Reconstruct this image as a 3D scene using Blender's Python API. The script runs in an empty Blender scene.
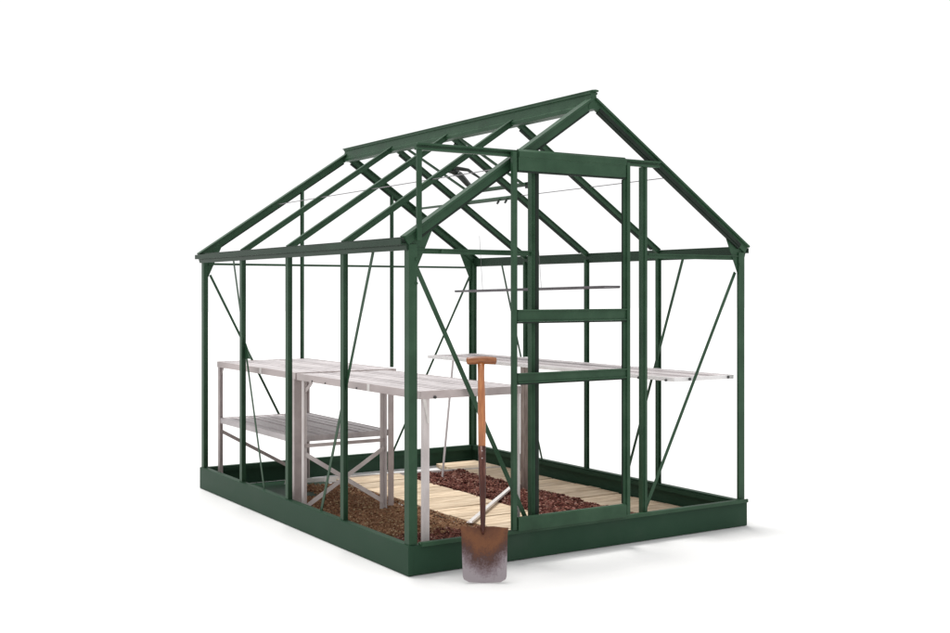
import bpy, bmesh, math, random
from mathutils import Vector, Matrix
random.seed(7)
C = bpy.context.scene.collection
R = math.radians
V = Vector

# ------------------------------------------------------------------ materials
def new_mat(name):
    m = bpy.data.materials.new(name); m.use_nodes = True
    nt = m.node_tree; b = nt.nodes['Principled BSDF']
    return m, nt, b

def noise(nt, scale, detail=4, rough=.55, vec=None, stretch=None):
    tc = nt.nodes.new('ShaderNodeTexCoord')
    n = nt.nodes.new('ShaderNodeTexNoise')
    n.inputs['Scale'].default_value = scale; n.inputs['Detail'].default_value = detail
    n.inputs['Roughness'].default_value = rough
    mp = nt.nodes.new('ShaderNodeMapping')
    if stretch: mp.inputs['Scale'].default_value = stretch
    nt.links.new(tc.outputs['Object'], mp.inputs['Vector']); nt.links.new(mp.outputs['Vector'], n.inputs['Vector'])
    return n

def ramp(nt, src, stops):
    r = nt.nodes.new('ShaderNodeValToRGB')
    el = r.color_ramp.elements
    while len(el) < len(stops): el.new(.5)
    for e, (p, c) in zip(el, stops):
        e.position = p; e.color = (*c, 1)
    nt.links.new(src, r.inputs['Fac'])
    return r

def bump(nt, b, src, strength=.2, dist=.002):
    bp = nt.nodes.new('ShaderNodeBump'); bp.inputs['Strength'].default_value = strength
    bp.inputs['Distance'].default_value = dist
    nt.links.new(src, bp.inputs['Height']); nt.links.new(bp.outputs['Normal'], b.inputs['Normal'])

def mat_noise(name, stops, scale=8, rough=.5, metal=0, spec=.5, bs=.15, bd=.002, stretch=None, detail=5, rr=None):
    m, nt, b = new_mat(name)
    n = noise(nt, scale, detail, stretch=stretch)
    r = ramp(nt, n.outputs['Fac'], stops)
    nt.links.new(r.outputs['Color'], b.inputs['Base Color'])
    b.inputs['Roughness'].default_value = rough; b.inputs['Metallic'].default_value = metal
    b.inputs['Specular IOR Level'].default_value = spec
    if rr:
        mr = nt.nodes.new('ShaderNodeMapRange'); mr.inputs['To Min'].default_value = rr[0]; mr.inputs['To Max'].default_value = rr[1]
        nt.links.new(n.outputs['Fac'], mr.inputs['Value']); nt.links.new(mr.outputs['Result'], b.inputs['Roughness'])
    if bs: bump(nt, b, n.outputs['Fac'], bs, bd)
    return m

GREEN = mat_noise('green_powder_coat', [(.25, (.0135, .042, .020)), (.5, (.0205, .058, .029)), (.78, (.034, .078, .043))], 9, .42, bs=.04, spec=.22, rr=(.35, .55))
GREEN_BASE = mat_noise('green_base_steel', [(.22, (.0155, .041, .024)), (.5, (.0195, .050, .029)), (.80, (.033, .060, .041))], 3, .5, bs=.05, spec=.1, rr=(.4, .6))
ALU = mat_noise('weathered_aluminium', [(.3, (.34, .285, .28)), (.7, (.50, .44, .43))], 9, .5, metal=.15, bs=.1, stretch=(1, .25, 1), rr=(.38, .6))
ALU_TOP = mat_noise('slatted_aluminium', [(.3, (.38, .345, .35)), (.7, (.54, .50, .505))], 7, .5, metal=.2, bs=.1, stretch=(4, .6, 1), rr=(.38, .6))
PALE = mat_noise('bleached_white_aluminium', [(.3, (.64, .62, .62)), (.7, (.76, .745, .745))], 7, .45, bs=.03)
BARE = mat_noise('bare_bright_aluminium', [(.3, (.55, .52, .50)), (.7, (.72, .69, .67))], 14, .4, metal=.2, bs=.1)
ALU_NEAR = mat_noise('brighter_worn_aluminium', [(.3, (.46, .41, .40)), (.7, (.66, .61, .60))], 12, .5, metal=.1, bs=.1, stretch=(1, 1, .4), rr=(.38, .6))
EDGE_SHADE = mat_noise('black_green_edge_shade', [(.3, (.006, .012, .008)), (.7, (.012, .022, .015))], 20, .6, bs=0, spec=.2)  # near-black colour standing in for shade along profile edges
GREEN_SHADED = mat_noise('shaded_green_gutter', [(.3, (.0085, .024, .013)), (.7, (.014, .038, .020))], 6, .45, bs=.04, spec=.2)  # frame green darkened: shade of the hollow gutter put into the colour
GREYALU = mat_noise('dull_grey_aluminium', [(.3, (.065, .06, .067)), (.7, (.13, .12, .13))], 14, .45, metal=.3, bs=.1)
WIRE = mat_noise('grey_wire', [(.3, (.12, .115, .12)), (.7, (.2, .19, .2))], 20, .4, metal=.3, bs=0)
DARK = mat_noise('dark_opener_metal', [(.3, (.007, .013, .010)), (.7, (.012, .020, .016))], 20, .4, bs=0)
BOLT = mat_noise('dark_bolt', [(.3, (.02, .02, .02)), (.7, (.05, .05, .05))], 20, .4, bs=0)
BROWNPOST = mat_noise('stained_aluminium', [(.3, (.085, .055, .045)), (.5, (.19, .145, .125)), (.72, (.38, .33, .30))], 16, .55, bs=.2, stretch=(1, 1, .25))

def ground_mat():
    m, nt, b = new_mat('white_ground')
    b.inputs['Base Color'].default_value = (.64, .64, .64, 1); b.inputs['Roughness'].default_value = .95
    b.inputs['Specular IOR Level'].default_value = 0
    return m
GROUND = ground_mat()

def timber():
    m, nt, b = new_mat('sandy_timber')
    g = nt.nodes.new('ShaderNodeNewGeometry')
    n = noise(nt, 5, 6, .6, stretch=(1.2, 12, 12))
    r = ramp(nt, n.outputs['Fac'], [(.26, (.20, .135, .08)), (.40, (.43, .32, .21)), (.6, (.62, .50, .36)), (.75, (.74, .63, .49))])
    hs = nt.nodes.new('ShaderNodeHueSaturation')
    mr = nt.nodes.new('ShaderNodeMapRange'); mr.inputs['To Min'].default_value = .78; mr.inputs['To Max'].default_value = 1.14
    nt.links.new(g.outputs['Random Per Island'], mr.inputs['Value']); nt.links.new(mr.outputs['Result'], hs.inputs['Value'])
    nt.links.new(r.outputs['Color'], hs.inputs['Color']); nt.links.new(hs.outputs['Color'], b.inputs['Base Color'])
    b.inputs['Roughness'].default_value = .8; bump(nt, b, n.outputs['Fac'], .4, .003)
    return m
TIMBER = timber()

def grains(name, stops, rough=.9):
    m, nt, b = new_mat(name)
    g = nt.nodes.new('ShaderNodeNewGeometry')
    r = ramp(nt, g.outputs['Random Per Island'], stops)
    n = noise(nt, 60, 3)
    mx = nt.nodes.new('ShaderNodeMixRGB'); mx.blend_type = 'MULTIPLY'; mx.inputs['Fac'].default_value = .35
    nt.links.new(r.outputs['Color'], mx.inputs['Color1']); nt.links.new(n.outputs['Color'], mx.inputs['Color2'])
    nt.links.new(mx.outputs['Color'], b.inputs['Base Color']); b.inputs['Roughness'].default_value = rough
    b.inputs['Specular IOR Level'].default_value = .2
    return m
SOIL = grains('brown_soil', [(0, (.12, .05, .026)), (.4, (.24, .12, .062)), (.8, (.36, .21, .12)), (1, (.52, .38, .24))])
SOILBASE = mat_noise('brown_soil_bed', [(.3, (.09, .042, .024)), (.5, (.18, .095, .052)), (.7, (.28, .17, .10))], 40, .95, bs=.8, bd=.01, spec=.1)
RED = grains('dark_red_gravel', [(0, (.065, .018, .013)), (.5, (.16, .055, .040)), (.88, (.27, .12, .09)), (1, (.42, .26, .21))])
REDBASE = mat_noise('dark_red_gravel_bed', [(.3, (.055, .015, .012)), (.7, (.14, .045, .035))], 50, .95, bs=.8, bd=.01, spec=.1)

def wood_handle():
    m, nt, b = new_mat('varnished_ash')
    n = noise(nt, 10, 6, .6, stretch=(9, 9, .9))
    r = ramp(nt, n.outputs['Fac'], [(.25, (.17, .048, .013)), (.5, (.36, .120, .034)), (.75, (.55, .24, .085))])
    nt.links.new(r.outputs['Color'], b.inputs['Base Color']); b.inputs['Roughness'].default_value = .38
    b.inputs['Coat Weight'].default_value = .25; bump(nt, b, n.outputs['Fac'], .1, .001)
    return m
WOOD = wood_handle()
GRIP = mat_noise('worn_wooden_grip', [(.25, (.13, .035, .010)), (.5, (.22, .072, .020)), (.75, (.36, .14, .045))], 14, .4, bs=.15, stretch=(1, 5, 5))
SOCKET = mat_noise('dark_rusted_socket', [(.3, (.030, .007, .005)), (.55, (.062, .016, .010)), (.75, (.20, .085, .06))], 14, .38, metal=.4, bs=.2, stretch=(3, 3, .8))

def blade_mat(z0, h):   # rust near the shoulder, worn bare steel towards the edge: wear of the blade itself
    m, nt, b = new_mat('rusted_blade')
    tc = nt.nodes.new('ShaderNodeTexCoord'); sp = nt.nodes.new('ShaderNodeSeparateXYZ')
    nt.links.new(tc.outputs['Object'], sp.inputs['Vector'])
    n = noise(nt, 22, 7, .65, stretch=(1, 1, .7)); n2 = noise(nt, 120, 5, .7)
    # t = (z/h) - 0.9*|x|^2.. rounded wear line
    def math_(op, a, bb):
        q = nt.nodes.new('ShaderNodeMath'); q.operation = op
        for i, x in enumerate((a, bb)):
            if x is None: continue
            if isinstance(x, (int, float)): q.inputs[i].default_value = x
            else: nt.links.new(x, q.inputs[i])
        return q.outputs[0]
    t = math_('DIVIDE', sp.outputs['Z'], h)
    x2 = math_('MULTIPLY', sp.outputs['X'], sp.outputs['X'])
    t = math_('SUBTRACT', t, math_('MULTIPLY', x2, -32))
    t = math_('SUBTRACT', t, math_('MULTIPLY', x2, 74))
    t = math_('ADD', t, math_('MULTIPLY', math_('SUBTRACT', n.outputs['Fac'], .5), .62))
    t = math_('ADD', t, math_('MULTIPLY', math_('SUBTRACT', n2.outputs['Fac'], .5), .42))
    r = ramp(nt, t, [(.02, (.27, .235, .25)), (.13, (.20, .16, .175)), (.25, (.125, .085, .09)), (.37, (.062, .028, .024)), (.50, (.095, .032, .013)), (.68, (.15, .052, .016)), (.92, (.095, .030, .011))])
    nt.links.new(r.outputs['Color'], b.inputs['Base Color'])
    b.inputs['Roughness'].default_value = .55; b.inputs['Metallic'].default_value = .25
    bump(nt, b, n2.outputs['Fac'], .25, .001)
    return m

# ------------------------------------------------------------------ mesh helpers
def obj(name, bm, mat, parent=None, bevel=0, smooth=False):
    me = bpy.data.meshes.new(name)
    bmesh.ops.recalc_face_normals(bm, faces=bm.faces[:])
    bm.to_mesh(me); bm.free()
    me.materials.append(mat)
    if smooth:
        for p in me.polygons: p.use_smooth = True
    o = bpy.data.objects.new(name, me); C.objects.link(o)
    if parent is not None: o.parent = parent
    if bevel:
        md = o.modifiers.new('bevel', 'BEVEL'); md.width = bevel; md.segments = 2; md.limit_method = 'ANGLE'
    return o

def empty(name, loc=(0, 0, 0), rz=0):
    o = bpy.data.objects.new(name, None); C.objects.link(o); o.location = loc; o.rotation_euler = (0, 0, rz)
    o.empty_display_size = .1
    return o

def tag(o, label=None, cat=None, group=None, kind=None):
    if label: o['label'] = label
    if cat: o['category'] = cat
    if group: o['group'] = group
    if kind: o['kind'] = kind
    return o

def box(bm, x0, x1, y0, y1, z0, z1):
    vs = [bm.verts.new((x, y, z)) for x in (x0, x1) for y in (y0, y1) for z in (z0, z1)]
    for f in ((0, 1, 3, 2), (4, 6, 7, 5), (0, 4, 5, 1), (2, 3, 7, 6), (0, 2, 6, 4), (1, 5, 7, 3)):
        bm.faces.new([vs[i] for i in f])

def sweep(bm, a, b, prof, side, cut=None):
    """extrude closed profile [(s,n)] from a to b; s along `side`, n along side x dir"""
    a, b = V(a), V(b); d = (b - a).normalized(); s = V(side); s = (s - d * s.dot(d)).normalized(); n = d.cross(s)
    ra = [bm.verts.new(a + s * p + n * q) for p, q in prof]
    rb = [bm.verts.new(b + s * p + n * q) for p, q in prof]
    k = len(prof)
    for i in range(k): bm.faces.new([ra[i], ra[(i + 1) % k], rb[(i + 1) % k], rb[i]])
    bm.faces.new(ra[::-1]); bm.faces.new(rb)

def rect(w, t, ox=0, oy=0): return [(ox - w / 2, oy - t / 2), (ox + w / 2, oy - t / 2), (ox + w / 2, oy + t / 2), (ox - w / 2, oy + t / 2)]

def tee(w, t, web, wt, sgn=1):
    """flange of width w along side, thickness t, web of depth `web` towards sgn*n"""
    p = [(-w / 2, 0), (w / 2, 0), (w / 2, t), (wt / 2, t), (wt / 2, web), (wt * 1.3, web), (wt * 1.3, web + t), (-wt * 1.3, web + t), (-wt * 1.3, web), (-wt / 2, web), (-wt / 2, t), (-w / 2, t)]
    return [(a, b * sgn) for a, b in p]

def tube(bm, pts, r, seg=10):
    pts = [V(p) for p in pts]; rs = r if isinstance(r, (list, tuple)) else [r] * len(pts)
    rings = []
    for i, p in enumerate(pts):
        d = (pts[min(i + 1, len(pts) - 1)] - pts[max(i - 1, 0)]).normalized()
        u = d.orthogonal().normalized() if abs(d.z) < .9 else V((1, 0, 0)); u = (u - d * u.dot(d)).normalized(); w = d.cross(u)
        rings.append([bm.verts.new(p + (u * math.cos(2 * math.pi * k / seg) + w * math.sin(2 * math.pi * k / seg)) * rs[i]) for k in range(seg)])
    for A, B in zip(rings, rings[1:]):
        for k in range(seg): bm.faces.new([A[k], A[(k + 1) % seg], B[(k + 1) % seg], B[k]])
    bm.faces.new(rings[0][::-1]); bm.faces.new(rings[-1])

def prism(bm, poly, d):
    """polygon of 3-D points pushed by vector d"""
    a = [bm.verts.new(V(p)) for p in poly]; b = [bm.verts.new(V(p) + V(d)) for p in poly]; k = len(a)
    for i in range(k): bm.faces.new([a[i], a[(i + 1) % k], b[(i + 1) % k], b[i]])
    bm.faces.new(a[::-1]); bm.faces.new(b)

B = bmesh.new

# ------------------------------------------------------------------ greenhouse
W, L, HB, HE, HR = 1.93, 2.482, .123, 1.366, 2.069
SL = (HR - HE) / (W / 2)
gh = empty('greenhouse')
tag(gh, 'dark green aluminium greenhouse frame with pitched roof, open panes and sliding door', 'greenhouse')

# base: four folded steel sides
e = .008
bm = B(); box(bm, -e, .004, -e + .0, L + e, 0, HB); box(bm, -e + .002, .028, -e + .002, L + e - .002, HB - .008, HB + .001)
o = obj('base_panel', bm, GREEN_BASE, gh, .002)
bm = B(); box(bm, W - .004, W + e, -e, L + e, 0, HB); box(bm, W - .028, W + e - .002, -e + .002, L + e - .002, HB - .008, HB + .001)
obj('base_panel', bm, GREEN_BASE, gh, .002)
bm = B(); box(bm, -e + .001, W + e - .001, -e - .002, .004, .001, HB - .001); box(bm, .029, W - .029, -e, .026, HB - .008, HB)
# folded joint sleeve seen near the door and the left end flange
box(bm, .43, .60, -e - .005, -e - .001, .003, HB - .006); box(bm, -e - .002, .012, -e - .005, -e - .001, .003, HB - .003)
obj('base_panel', bm, GREEN_BASE, gh, .0015)
bm = B(); box(bm, -e + .001, W + e - .001, L - .004, L + e + .002, .001, HB - .001); box(bm, .029, W - .029, L - .026, L + e, HB - .008, HB)
obj('base_panel', bm, GREEN_BASE, gh, .0015)
bm = B()   # inner lip near the top of the far and right panels
box(bm, W - .034, W - .0285, .04, L - .04, HB - .03, HB - .009)
box(bm, .04, W - .04, L - .034, L - .0285, HB - .03, HB - .009)
obj('base_lip', bm, GREEN_BASE, gh)

bm = B(); box(bm, .030, .70, 1.38, L - .036, .003, .0065); obj('floor_sheet', bm, GREEN_BASE, gh)
# corner posts: wide angle extrusions
def post(x, y, sx, sy):
    bm = B()
    P = [(0, 0), (.040, 0), (.040, .006), (.026, .006), (.026, .028), (.006, .028), (.006, .040), (0, .040)]
    vs = [(x + sx * a, y + sy * b) for a, b in P]
    prism(bm, [(a, b, HB + .001) for a, b in vs], (0, 0, HE - HB - .006))
    return obj('corner_post', bm, GREEN, gh, .0015)
post(0, 0, 1, 1); post(W, 0, -1, 1); post(0, L, 1, -1); post(W, L, -1, -1)

# glazing bars
def bar(a, b, side, sgn, name='glazing_bar', prof=None, w=.020, web=.024):
    bm = B(); sweep(bm, a, b, prof or tee(w, .0035, web, .006, sgn), side)
    return obj(name, bm, GREEN, gh)
for y in (.62, 1.24, 1.86):
    bar((.002, y, HB), (.002, y, HE - .01), (0, 1, 0), -1, w=.032, web=.024)
    bar((W - .002, y, HB if y < 1.8 else .75), (W - .002, y, HE - .01), (0, 1, 0), 1, w=.030, web=.020)
bar((.650, L - .002, .742), (.650, L - .002, 1.366 + .65 * .668), (1, 0, 0), -1, w=.024, web=.012)
bar((1.288, L - .002, .673), (1.288, L - .002, 1.366 + (W - 1.288) * .668), (1, 0, 0), -1, w=.024, web=.012)

# eave beams / gutters
def eave(x, s):
    bm = B()
    prof = [(-.036, .000), (-.036, .026), (-.031, .026), (-.031, .006), (-.004, .006), (-.004, .034), (.012, .034), (.012, -.014), (.004, -.022), (-.006, -.022), (-.012, -.004), (-.012, .0)]
    prism(bm, [(x + s * a, .006, HE - .008 + b) for a, b in prof], (0, L + .008, 0))
    return obj('eave_gutter', bm, GREEN_SHADED, gh, .001)
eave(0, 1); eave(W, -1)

# ridge
bm = B()
X = W / 2
prism(bm, [(X + a, -.004, z) for a, z in [(-.022, 2.072), (.022, 2.072), (.022, 2.063), (.015, 2.060), (.022, 2.018), (.030, 2.012), (.030, 1.994), (-.030, 1.994), (-.030, 2.012), (-.022, 2.018), (-.015, 2.060), (-.022, 2.063)]], (0, L + .008, 0))
prism(bm, [(X + a, -.020, z) for a, z in [(-.023, 2.079), (0, 2.082), (.016, 2.080), (.016, 2.0725), (-.023, 2.0725)]], (0, L + .038, 0))
obj('ridge_bar', bm, GREEN, gh, .001)

# rafters
def rafter(y, left, gable=False, front=True):
    s = 1 if left else -1; x0 = 0 if left else W
    n = V((-SL * s, 0, 1)).normalized()
    SR, ZR = .668, 1.386
    xa, xb = (-.014, X - .002) if gable else (.006, X - .010)
    n = V((-SR * s, 0, 1)).normalized()
    a = V((x0 + s * xa, y, ZR + xa * SR)); b = V((x0 + s * xb, y, ZR + xb * SR))
    bm = B()
    if gable:
        k = 1 if front else -1
        prof = [(-.016 * k, .020), (.030 * k, .020), (.030 * k, .014), (.010 * k, .014), (.010 * k, -.012), (.016 * k, -.022), (-.004 * k, -.022), (-.004 * k, .010), (-.016 * k, .010)]
    else:
        prof = [(-.012, .008), (.012, .008), (.012, .003), (.004, .003), (.004, -.018), (.009, -.022), (-.009, -.022), (-.004, -.018), (-.004, .003), (-.012, .003)]
    va = [bm.verts.new(a + V((0, p, 0)) + n * q) for p, q in prof]; vb = [bm.verts.new(b + V((0, p, 0)) + n * q) for p, q in prof]
    m = len(prof)
    for i in range(m): bm.faces.new([va[i], va[(i + 1) % m], vb[(i + 1) % m], vb[i]])
    bm.faces.new(va[::-1]); bm.faces.new(vb)
    ro = obj('gable_rafter' if gable else 'rafter', bm, GREEN, gh, .001)
    u = (b - a).normalized(); p0 = a + u * .05; p1 = b - u * .045
    if gable or not left:  # added dark strip paints the shade below the rafter
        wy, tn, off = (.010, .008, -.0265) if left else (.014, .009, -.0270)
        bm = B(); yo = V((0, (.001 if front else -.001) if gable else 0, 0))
        sweep(bm, p0 + n * off + yo, p1 + n * off + yo, rect(wy, tn), (0, 1, 0)); obj('shade_strip', bm, EDGE_SHADE, ro)
    if gable and front and not left:  # second added strip: painted shade on the lower half of the face
        bm = B(); sweep(bm, p0 - n * .012 - V((0, .0065, 0)), p1 - n * .012 - V((0, .0065, 0)), rect(.004, .017), (0, 1, 0)); obj('shade_strip', bm, EDGE_SHADE, ro)
    return ro
for lf in (True, False):
    rafter(.002, lf, True); rafter(L - .002, lf, True, False)
    for y in (.62, 1.24, 1.86): rafter(y, lf)

# gusset plates at the gable corners and the apex
def gusset(x, s, y, d):
    bm = B(); g = lambda a, z: (x + s * a, y, z)
    prism(bm, [g(.012, 1.19), g(.043, 1.262), g(.130, 1.452), g(.100, 1.455), g(.012, 1.388)], (0, d, 0)); obj('gusset_plate', bm, GREEN, gh)
for y, d in ((.008, .003), (L - .011, .003)):
    gusset(0, 1, y, d); gusset(W, -1, y, d)

# ties
def strip(a, b, side, w, t, name, mat=GREEN, bolts=True):
    bm = B(); sweep(bm, a, b, rect(w, t), side)
    return obj(name, bm, mat, gh)
bm = B(); sweep(bm, (.04, .012, 1.334), (.622, .012, 1.334), [(-.011, -.004), (.011, -.004), (.011, .010), (.006, .010), (.006, 0), (-.011, 0)], (0, 0, 1)); obj('gable_tie', bm, GREEN, gh)
bm = B(); sweep(bm, (1.30, .012, 1.334), (W - .04, .012, 1.334), [(-.011, -.004), (.011, -.004), (.011, .010), (.006, .010), (.006, 0), (-.011, 0)], (0, 0, 1)); obj('gable_tie', bm, GREEN, gh)
strip((.04, L - .014, 1.330), (W - .04, L - .014, 1.330), (0, 0, 1), .013, .006, 'gable_tie')

# braces (flat strips)
def brace(a, b, w=.015, t=.003, ax='y'):
    a, b = V(a), V(b); d = (b - a).normalized(); nrm = V((0, 1, 0)) if ax == 'y' else V((1, 0, 0))
    bm = B(); sweep(bm, a, b, rect(w, t), d.cross(nrm)); return obj('diagonal_brace', bm, GREEN, gh)
brace((.047, .020, 1.262), (.612, .020, .150), .021); brace((W - .047, .020, 1.262), (1.288, .020, .130), .017)
brace((.047, L - .018, 1.265), (.640, L - .018, .120), .014); brace((W - .047, L - .018, 1.265), (1.290, L - .018, .120), .014)
brace((.022, 2.02, 1.345), (.022, 1.575, .122), .017, ax='x'); brace((.022, .352, 1.345), (.022, .880, .122), .020, ax='x')
brace((W - .022, 2.11, 1.345), (W - .022, 1.667, .120), .015, ax='x'); brace((W - .022, .415, 1.345), (W - .022, .872, .120), .017, ax='x')

# small gusset on the left glazing bar
bm = B(); prism(bm, [(.0235, 1.852, .895), (.0235, 1.760, .80), (.0235, 1.852, .80)], (.003, 0, 0)); obj('gusset_plate', bm, GREEN, gh)

# door jambs, track, stay
def jamb(x0, x1, z1):
    bm = B(); prism(bm, [(x0, .030, HB), (x0, .0, HB), (x0 + .007, .0, HB), (x0 + .007, -.006, HB), (x1 - .012, -.006, HB), (x1 - .012, .0, HB), (x1, 0, HB), (x1, .030, HB)], (0, 0, z1 - HB))
    return obj('door_jamb', bm, GREEN, gh, .001)
jamb(.620, .660, 1.75); jamb(1.262, 1.290, 1.75)
bm = B()
for x0, x1 in ((.024, 1.345),):
    prism(bm, [(x0, y, z) for y, z in [(.0, 1.748), (-.026, 1.748), (-.026, 1.758), (-.018, 1.758), (-.018, 1.768), (-.032, 1.768), (-.032, 1.777), (.0, 1.777)]], (x1 - x0, 0, 0))
obj('door_track', bm, GREEN, gh, .001)
bm = B(); box(bm, .026, .048, -.024, -.012, HE + .01, 1.748); obj('track_stay', bm, GREEN, gh, .001)
bm = B(); prism(bm, [(.045, y, z) for y, z in [(.004, HB + .001), (-.022, HB - .004), (-.030, HB - .004), (-.030, HB + .012), (-.024, HB + .014), (-.020, HB + .004), (.0, HB + .010), (.004, HB + .010)]], (W - .05, 0, 0))
obj('door_sill', bm, GREEN, gh, .001)

# sliding door: hung outside, a little open
DY = -.036
bm = B()
def stile(x0, x1):
    prism(bm, [(x, y, .142) for x, y in [(x0, DY - .016), (x0 + .019, DY - .016), (x0 + .019, DY - .006), (x1, DY - .006), (x1, DY + .003), (x0, DY + .003)]], (0, 0, 1.768 - .142))
stile(.484, .514)
prism(bm, [(x, y, .142) for x, y in [(1.141, DY - .016), (1.122, DY - .016), (1.122, DY - .006), (1.108, DY - .006), (1.108, DY + .003), (1.141, DY + .003)]], (0, 0, 1.757 - .142))
door = obj('door', bm, GREEN, gh, .0012)
def rail(z0, z1, y0=-.008, name='door_rail', x0=.5145, x1=1.1215, lip=.006):
    bm = B(); prism(bm, [(x0, DY + y, z) for y, z in [(.002, z0), (y0 - .006, z0), (y0 - .006, z0 + lip), (y0, z0 + lip + .001), (y0, z1 - lip), (y0 - .008, z1 - lip), (y0 - .008, z1), (.002, z1)]], (x1 - x0, 0, 0))
    return obj(name, bm, GREEN, door, .001)
rail(1.035, 1.088); rail(.770, .814)
bm = B(); prism(bm, [(.5145, DY + y, z) for y, z in [(.002, .134), (-.014, .134), (-.014, .188), (-.009, .194), (.002, .194)]], (1.1215 - .5145, 0, 0)); obj('bottom_rail', bm, GREEN, door, .001)
bm = B(); prism(bm, [(.516, DY + y, z) for y, z in [(.002, 1.688), (-.012, 1.688), (-.012, 1.742), (-.018, 1.748), (-.018, 1.770), (-.004, 1.781), (.002, 1.781)]], (1.118 - .516, 0, 0)); obj('top_rail', bm, GREEN, door, .001)

for x0_, x1_, z0_, z1_ in ((.5145, 1.1215, 1.028, 1.0345), (.5145, 1.1215, .7635, .7695), (.516, 1.118, 1.680, 1.6875)):  # added dark strips: painted shade under the door rails
    bm = B(); box(bm, x0_, x1_, DY - .010, DY - .001, z0_, z1_); obj('shade_strip', bm, EDGE_SHADE, door)
for xa_, xb_ in ((.5142, .5175), (1.1045, 1.1078)):  # added dark strips: painted shade on the inner edges of the stiles
    bm = B(); box(bm, xa_, xb_, DY - .0005, DY + .0045, .195, 1.679); obj('shade_strip', bm, EDGE_SHADE, door)
bm = B(); box(bm, .634, .652, -.0085, -.0062, HB + .02, 1.745); obj('shade_strip', bm, EDGE_SHADE, gh)  # added dark strip paints the jamb face as shaded

# roof vent on the far slope, propped open
bm = B(); n = V((SL, 0, 1)).normalized()
def rr(x, y, off=0): return V((x, y, 1.372 + (W - x) * .70)) + n * off
sweep(bm, rr(1.452, 1.24, .004), rr(1.452, 1.86, .004), rect(.022, .012), (1, 0, -SL)); obj('vent_sill', bm, GREEN, gh)
bm = B(); sweep(bm, rr(1.452, 1.86, .004), rr(1.452, 2.47, .004), rect(.013, .008), (1, 0, -SL)); obj('purlin', bm, GREEN, gh)
h0, h1 = V((.992, 0, 2.040)), V((1.478, 0, 1.778)); dv = (h1 - h0).normalized(); nv = V((-dv.z, 0, dv.x))
bm = B()
for y in (1.262, 1.838): sweep(bm, h0 + V((0, y, 0)), h1 + V((0, y, 0)), rect(.020, .010), (0, 1, 0))
sweep(bm, h0 + V((0, 1.255, 0)) + dv * .01, h0 + V((0, 1.845, 0)) + dv * .01, rect(.020, .011), dv)
sweep(bm, h1 + V((0, 1.235, 0)), h1 + V((0, 1.865, 0)), rect(.024, .013), dv)
vent = obj('roof_vent', bm, GREEN, gh, .001)
bm = B()   # opener arms
tube(bm, [V((1.34, 1.555, 1.768)), V((1.30, 1.555, 1.79)), V((1.235, 1.56, 1.845)), V((1.185, 1.56, 1.868)), V((1.15, 1.565, 1.868))], [.009, .011, .020, .020, .012])
tube(bm, [V((1.12, 1.56, 1.86)), V((1.18, 1.50, 1.876)), V((1.24, 1.48, 1.868)), V((1.30, 1.475, 1.835)), V((1.345, 1.47, 1.81))], [.010, .013, .010, .007, .006])
tube(bm, [V((1.20, 1.53, 1.85)), V((1.27, 1.53, 1.79)), V((1.30, 1.535, 1.752))], [.017, .015, .008])
obj('vent_opener', bm, DARK, gh, smooth=True)
bm = B()

for y in (1.40, 1.48):
    bm = B(); tube(bm, [rr(1.458, y, -.006), rr(1.458, y, -.026)], .007, 8); obj('vent_peg', bm, DARK, gh)
bm = B(); box(bm, 1.475, 1.50, 1.215, 1.245, 1.755, 1.790); obj('vent_stop', bm, DARK, gh)

# thin training wires under the roof
def wire(a, b, r=.0022):
    bm = B(); tube(bm, [a, b], r, 6); return obj('wire', bm, WIRE, gh)
wire((.478, L - .02, 1.702), (.478, .02, 1.702)); wire((1.44, .02, 1.711), (1.44, 1.24, 1.711))

# bolts on the gable ties and ridge line
for x, z in ((.16, 1.334), (.035, 1.30), (.035, 1.2), (1.895, 1.30)):
    bm = B(); tube(bm, [(x, .008, z), (x, -.004, z)], .006, 8); obj('bolt', bm, GREEN, gh)

# ------------------------------------------------------------------ staging
def leg(bm, x, y, z0, z1, sx=1, sy=1, w=.030, t=.003):
    prism(bm, [(x, y, z0), (x + sx * w, y, z0), (x + sx * w, y + sy * t, z0), (x + sx * t, y + sy * t, z0), (x + sx * t, y + sy * w, z0), (x, y + sy * w, z0)], (0, 0, z1 - z0))

def slats(bm, x0, x1, y0, y1, z, n=4, rim=.034, t=.004):
    # rim angle round the edge, then long ribbed slats
    for a, b, c, d in ((x0, x0 + t, y0, y1), (x1 - t, x1, y0, y1)): box(bm, a, b, c, d, z - rim, z)
    for a, b, c, d in ((x0 + t, x1 - t, y0, y0 + t), (x0 + t, x1 - t, y1 - t, y1)): box(bm, a, b, c, d, z - rim, z)

def make_staging(name, x0, x1, y0, y1, z, mt, ml, shelf=None, rim=.034):
    root = empty(name, (x0, y0, 0)); P = lambda o: setattr(o, 'location', (-x0, -y0, 0)) or o
    bm = B(); slats(bm, x0, x1, y0, y1, z, rim=rim); P(obj('shelf_frame', bm, ml, root, .001))
    bm = B(); n = 5; wd = (x1 - x0 - .012) / n
    for i in range(n):
        a = x0 + .006 + i * wd
        box(bm, a + .0006, a + wd - .0006, y0 + .005, y1 - .005, z - .008, z - .002 - .0012 * (i % 2))
        for q in (.3, .7): box(bm, a + wd * q - .0025, a + wd * q + .0025, y0 + .006, y1 - .006, z - .003, z - .0012)
    m = 3
    for j in range(1, m): box(bm, x0 + .006, x1 - .006, y0 + (y1 - y0) * j / m - .012, y0 + (y1 - y0) * j / m + .012, z - rim + .006, z - .0095)
    P(obj('slatted_top', bm, mt, root))
    return root, P

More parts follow.
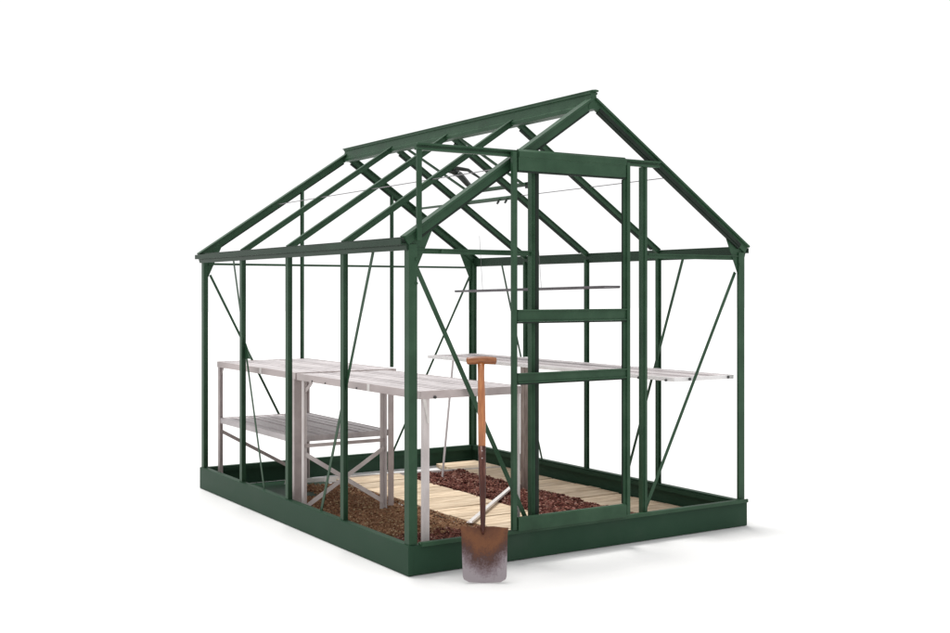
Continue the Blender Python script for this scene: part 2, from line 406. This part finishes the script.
# far unit (two tiers)
x0, x1, y0, y1, Z1 = .078, .668, 1.305, 2.43, .752
far, P = make_staging('staging_bench', x0, x1, y0, y1, Z1, ALU_TOP, ALU)
tag(far, 'two tier grey slatted aluminium bench in far left corner, with a lower shelf', 'staging bench', 'slatted staging benches inside the greenhouse')
for x, y, sx, sy, w in ((x0 + .004, y0 + .02, 1, 1, .042), (x1 - .004, y0 + .02, -1, 1, .034), (x0 + .004, y1 - .004, 1, -1, .030), (x1 - .004, y1 - .004, -1, -1, .03)):
    bm = B(); leg(bm, x, y, 0, Z1 - .008, sx, sy, w); P(obj('leg', bm, ALU, far))
z = .418
bm = B(); slats(bm, x0 + .008, x1 - .008, y0 + .055, y1 - .01, z, rim=.030)
n = 5; wd = (x1 - x0 - .03) / n
for i in range(n):
    a = x0 + .015 + i * wd; box(bm, a + .004, a + wd - .004, y0 + .06, y1 - .015, z - .010, z - .002 - .0015 * (i % 2))
    box(bm, a + wd * .5 - .003, a + wd * .5 + .003, y0 + .061, y1 - .016, z - .004, z + .0014)
P(obj('lower_shelf', bm, ALU_TOP, far))
def st(parent, P, a, b, ax, w=.02, mat=ALU, name='brace', t=.003):
    a, b = V(a), V(b); d = (b - a).normalized(); nrm = V((0, 1, 0)) if ax == 'y' else V((1, 0, 0))
    bm = B(); sweep(bm, a, b, rect(w, t), d.cross(nrm)); return P(obj(name, bm, mat, parent))
st(far, P, (x0 + .010, y1 - .012, .345), (x1 - .02, y1 - .012, .03), 'y', .020)
st(far, P, (x0 + .014, y0 + .03, .62), (x0 + .014, y0 + .12, .715), 'x', .016)
st(far, P, (x0 + .014, y1 - .03, .68), (x0 + .014, y1 - .07, .72), 'x', .014)

# near unit with cross-braced end
x0, x1, y0, y1, Z2 = .078, .597, .045, 1.285, .750
near, P = make_staging('staging_bench', x0, x1, y0, y1, Z2, ALU_TOP, ALU)
tag(near, 'grey slatted aluminium bench nearest the front left corner, single tier with crossed braces', 'staging bench', 'slatted staging benches inside the greenhouse')
for x, y, sx, sy, w in ((x0 + .024, y0 + .006, 1, 1, .026), (x1 - .003, y0 + .006, -1, 1, .028), (x0 + .006, y1 - .045, 1, -1, .028), (x1 - .036, y1 - .045, -1, -1, .028)):
    bm = B(); leg(bm, x, y, 0, Z2 - .008, sx, sy, w); P(obj('leg', bm, ALU_NEAR, near))
yb = y1 - .052
st(near, P, (x0 + .02, yb, .345), (x1 - .045, yb, .060), 'y', .022, mat=ALU_NEAR); st(near, P, (x0 + .02, yb - .006, .075), (x1 - .045, yb - .006, .345), 'y', .022, mat=ALU_NEAR)
st(near, P, (x0 + .02, yb, .385), (x1 - .04, yb, .385), 'y', .018, name='stretcher')
st(near, P, (x0 + .014, yb - .02, .66), (x0 + .014, yb - .10, .715), 'x', .018)
st(near, P, (x0 - .018 + .04, y0 + .004, .720), (x0 + .045, y0 + .004, .615), 'y', .012, mat=BARE)
bm = B(); tube(bm, [(.15, y0, .722), (.15, y0 - .006, .722)], .007, 8); P(obj('bolt', bm, BOLT, near))
for yy in (.62, .95, 1.1):
    bm = B(); tube(bm, [(x0, yy, .722), (x0 - .004, yy, .722)], .004, 8); P(obj('bolt', bm, BOLT, near))
bm = B(); box(bm, x0 - .002, x0 - .0003, .49, .515, .718, .749); P(obj('edge_clip', bm, BARE, near))
bm = B(); box(bm, -.002 + .078, .0778, 1.75, 1.775, .72, .751); o = obj('edge_clip', bm, BARE, far); o.location = (-.078, -1.305, 0)

# right-hand bench, bleached almost white
x0, x1, y0, y1, Z3 = 1.50, 1.90, .045, 2.375, .750
rb, P = make_staging('staging_bench', x0, x1, y0, y1, Z3, ALU_TOP, PALE, rim=.020)
tag(rb, 'long pale aluminium bench along the right wall behind the sliding door', 'staging bench', 'slatted staging benches inside the greenhouse')
bm = B()
leg(bm, x0 + .004, 1.235, 0, Z3 - .020, 1, 1, .050, .004); leg(bm, x0 + .004, 1.330, 0, Z3 - .020, 1, -1, .040, .004)
P(obj('leg', bm, BROWNPOST, rb))
bm = B(); tube(bm, [(1.50, 2.06, .730), (1.31, 1.885, .002)], .007, 8); P(obj('strut', bm, ALU_TOP, rb))
for x, y, z in ((x0 - .003, .30, .735), (x0 - .003, .10, .735), (1.60, y0 - .003, .74), (1.86, y0 - .003, .74), (x0 - .003, 1.16, .73)):
    bm = B(); tube(bm, [(x, y, z), (x - .004, y - .004, z)], .007, 8); P(obj('bolt', bm, BOLT, rb))

# narrow hanging shelf high on the right wall
sh = empty('hanging_shelf', (1.72, .95, 1.20))
tag(sh, 'narrow grey metal shelf hung on thin wires high along the right wall', 'shelf')
bm = B(); P2 = lambda o: setattr(o, 'location', (-1.72, -.95, -1.20)) or o
sweep(bm, (1.76, .82, 1.193), (1.76, 2.36, 1.169), [(-.06, -.006), (.06, -.006), (.06, .004), (.056, .008), (.054, .002), (-.054, .002), (-.056, .008), (-.06, .004)], (1, 0, 0))
P2(obj('shelf_tray', bm, GREYALU, sh))
for y in (1.40, 2.03):
    bm = B(); tube(bm, [(1.705, y, 1.185 - (y - 1.2) * .016), (1.70, y + .03, HE + (W - 1.70) * SL - .01)], .0013, 6); P2(obj('wire', bm, WIRE, sh))

# loose aluminium bars on the floor
bm = B(); prism(bm, [(-.0, a, b) for a, b in [(-.014, 0), (.014, 0), (.014, .004), (-.010, .004), (-.010, .030), (-.014, .030)]], (1.45, 0, 0))
o = obj('edging_bar', bm, BARE, None, .001); o.location = (.46, 2.315, .003); o.rotation_euler = (0, 0, math.atan2(-.235, 1.40))
tag(o, 'long pale aluminium angle bar lying on the floor along the back base', 'metal bar')
bm = B(); prism(bm, [(0, a, b) for a, b in [(-.016, 0), (.016, 0), (.016, .003), (-.013, .003), (-.013, .012), (-.016, .012)]], (1.14, 0, 0))
o = obj('aluminium_bar', bm, BARE, None, .001); o.location = (.700, .628, .034); o.rotation_euler = (0, R(-.6), math.atan2(.78, .83))
tag(o, 'bright aluminium strip lying diagonally across the sandy timber path behind the spade', 'metal bar')

# ------------------------------------------------------------------ floor
def ground():
    bm = B(); s = 60
    bmesh.ops.create_grid(bm, x_segments=4, y_segments=4, size=s)
    o = obj('ground', bm, GROUND); o.location = (0, 0, -.002); tag(o, kind='structure'); return o
ground()

def path(name, x0, x1, y0, y1, step):
    bm = B(); y = y0
    while y < y1 - .02:
        w = min(step * random.uniform(.8, 1.2), y1 - y); dz = random.uniform(0, .005)
        a = x0 + random.uniform(-.012, .012); b = x1 + random.uniform(-.012, .012); sk = random.uniform(-.010, .010)
        vs = [(a, y + .003), (b, y + .003 + sk), (b, y + w - .003 + sk), (a, y + w - .003)]
        prism(bm, [(p, q, .004) for p, q in vs], (0, 0, .020 + dz)); y += w
    o = obj(name, bm, TIMBER, None, .002); return tag(o, kind='structure')
path('path', .745, 1.165, .05, 2.20, .15)
path('path', 1.585, 1.895, .05, 2.42, .135)

def bumpy(x, y): return .006 * math.sin(x * 31 + y * 17) + .005 * math.sin(y * 43 - x * 11)
def bed(name, x0, x1, y0, y1, z, mat, edge=.012):
    bm = B(); nx = int((x1 - x0) / .02); ny = int((y1 - y0) / .02); g = []
    for i in range(nx + 1):
        row = []
        for j in range(ny + 1):
            x = x0 + (x1 - x0) * i / nx; y = y0 + (y1 - y0) * j / ny
            ed = min(1, min(i, nx - i) / 2.5)
            row.append(bm.verts.new((x, y, .002 + (z + bumpy(x, y) + random.uniform(-.003, .003)) * ed)))
        g.append(row)
    for i in range(nx):
        for j in range(ny): bm.faces.new([g[i][j], g[i + 1][j], g[i + 1][j + 1], g[i][j + 1]])
    o = obj(name, bm, mat); return tag(o, kind='stuff')

ICO = B(); bmesh.ops.create_icosphere(ICO, subdivisions=1, radius=1); IV = [v.co.copy() for v in ICO.verts]; IF = [[v.index for v in f.verts] for f in ICO.faces]; ICO.free()
def grainy(name, x0, x1, y0, y1, z, n, r0, r1, mat, spill=.02, keep=None):
    vs, fs = [], []
    for _ in range(n):
        x = random.uniform(x0 - spill, x1 + spill); y = random.uniform(y0, y1)
        if x < .035 or x > W - .035: continue
        if keep and not keep(x, y): continue
        r = random.uniform(r0, r1) * (1.5 if random.random() < .05 else 1); ins = x0 < x < x1
        zz = (z if ins else .018) + bumpy(x, y) * ins + random.uniform(-.004, .005)
        rot = Matrix.Rotation(random.uniform(0, 6.3), 3, 'Z') @ Matrix.Rotation(random.uniform(0, 6.3), 3, 'X'); sc = V((random.uniform(.7, 1.4), random.uniform(.6, 1.1), random.uniform(.4, .9)))
        k = len(vs)
        for v in IV:
            q = rot @ V((v.x * sc.x, v.y * sc.y, v.z * sc.z)) * r * random.uniform(.8, 1.2); vs.append((x + q.x, y + q.y, zz + q.z))
        fs += [[a + k for a in f] for f in IF]
    me = bpy.data.meshes.new(name); me.from_pydata(vs, [], fs); me.materials.append(mat)
    o = bpy.data.objects.new(name, me); C.objects.link(o); return tag(o, kind='stuff')

bed('soil', .032, .735, .58, 1.80, .018, SOILBASE)
bed('soil', .46, .735, 1.78, 2.10, .016, SOILBASE)
grainy('soil', .05, .725, .55, 2.10, .020, 14000, .0015, .0065, SOIL, keep=lambda x, y: x > .46 + .03 * math.sin(y * 9) or y < 1.78 + .04 * math.sin(x * 14))
bed('gravel', .032, .735, .032, .60, .018, REDBASE)
grainy('gravel', .05, .725, .05, .60, .022, 6500, .002, .008, RED)
bed('gravel', 1.17, 1.58, .045, 2.12, .020, REDBASE)
grainy('gravel', 1.18, 1.57, .05, 2.10, .026, 11000, .0025, .009, RED)

# ------------------------------------------------------------------ spade
YAW = .5567
sp = empty('garden_spade', (.2025, -.256, .002), -YAW)
tag(sp, 'old rusty garden spade with wooden T handle leaning on the front of the greenhouse', 'spade')
TILT = R(-13.5)
def sobj(name, bm, mat, parent=sp, **k):
    o = obj(name, bm, mat, parent, **k)
    if parent is sp: o.rotation_euler = (TILT, 0, R(-.2))
    return o
BH = .217
bm = B()   # curved blade: flared top corners, rounded lower ones
nu, nv = 16, 18; grid = {}
for j in range(nv + 1):
    t = j / nv; z = BH * t
    hw = .087 + .0075 * t
    rc = .024
    if z < rc: hw -= rc - math.sqrt(max(0, rc * rc - (rc - z) ** 2))
    if t > .93: hw += .002
    for i in range(nu + 1):
        u = -1 + 2 * i / nu; x = u * hw
        dip = .003 * (1 - abs(u)) * (1 if j == 0 else 0)
        y = .020 * u * u * (.35 + .65 * t) * -1 + .004 * t
        grid[i, j] = (x, y, z + dip * -1 + (.003 * math.sin(u * 5) if j == nv else 0))
F = {k: bm.verts.new(v) for k, v in grid.items()}; K = {k: bm.verts.new((v[0], v[1] + .0028, v[2])) for k, v in grid.items()}
for i in range(nu):
    for j in range(nv):
        bm.faces.new([F[i, j], F[i + 1, j], F[i + 1, j + 1], F[i, j + 1]]); bm.faces.new([K[i, j], K[i, j + 1], K[i + 1, j + 1], K[i + 1, j]])
for i in range(nu):
    bm.faces.new([F[i, 0], K[i, 0], K[i + 1, 0], F[i + 1, 0]]); bm.faces.new([F[i, nv], F[i + 1, nv], K[i + 1, nv], K[i, nv]])
for j in range(nv):
    bm.faces.new([F[0, j], F[0, j + 1], K[0, j + 1], K[0, j]]); bm.faces.new([F[nu, j], K[nu, j], K[nu, j + 1], F[nu, j + 1]])
sobj('blade', bm, blade_mat(0, BH), smooth=False)
bm = B()
SX = -.006
pts = [(SX, -.001, BH - .030), (SX, -.005, BH - .010), (SX, -.009, BH + .03), (SX, -.008, BH + .12), (SX - .001, -.004, BH + .22), (SX - .002, -.003, BH + .325)]
tube(bm, pts, [.003, .0085, .0105, .0125, .0150, .0155], 14); sobj('socket', bm, SOCKET, smooth=True)
for zz in (.305, .275):
    bm = B(); tube(bm, [(SX - .002, -.016, BH + zz), (SX - .002, -.0195, BH + zz)], .0028, 8); sobj('rivet', bm, ALU)
bm = B()
pts = [(SX - .002, -.003, BH + .315), (SX - .002, -.003, BH + .42), (SX - .003, -.003, BH + .53), (SX - .004, -.003, BH + .62), (SX - .004, -.003, BH + .672)]
tube(bm, pts, [.0150, .0160, .0158, .0138, .0150], 16); sobj('shaft', bm, WOOD, smooth=True)
bm = B()
hz = BH + .684
HX = SX - .002
hw_, rg = .064, 9
prof_ = [(-hw_ + .006 * (1 - math.cos(k * math.pi / 10)), .0148 * math.sin(k * math.pi / 10)) for k in range(1, 6)]
prof_ += [(x_, .0150 + .0016 * math.cos(x_ / hw_ * 1.5)) for x_ in (-.045, -.025, 0, .025, .045)] + [(-a_, b_) for a_, b_ in prof_[:5][::-1]]
tube(bm, [(HX + a_, -.003, hz - 1.1 * a_ * a_) for a_, b_ in prof_], [b_ for a_, b_ in prof_], 18); sobj('handle', bm, GRIP, smooth=True)

# ------------------------------------------------------------------ light, world, camera
sc = bpy.context.scene
w = bpy.data.worlds.new('World'); sc.world = w; w.use_nodes = True
bg = w.node_tree.nodes['Background']; bg.inputs['Color'].default_value = (1, 1, 1, 1); bg.inputs['Strength'].default_value = 1.08
ld = bpy.data.lights.new('softbox', 'AREA'); ld.shape = 'DISK'; ld.size = 85; ld.energy = 7.6e5; ld.color = (1, .985, .96)
lo = bpy.data.objects.new('softbox', ld); C.objects.link(lo); lo.location = (-4.0, 68.0, 267.0)
lo.rotation_euler = (V((1, 1, 0)) - lo.location).to_track_quat('-Z', 'Y').to_euler()

cd = bpy.data.cameras.new('camera'); cam = bpy.data.objects.new('camera', cd); C.objects.link(cam); sc.camera = cam
cam.location = (-2.3312, -4.0717, 1.1646); cam.rotation_euler = (R(90), 0, -YAW)
cd.sensor_width = 36; cd.lens = 36 * 1143.12 / 950; cd.shift_x = (475 - 451.0) / 950; cd.shift_y = -(316.5 - 291.9) / 950
cd.clip_start = .05; cd.clip_end = 1000
sc.view_settings.view_transform = 'Standard'; sc.view_settings.look = 'None'; sc.view_settings.exposure = 0; sc.view_settings.gamma = 1
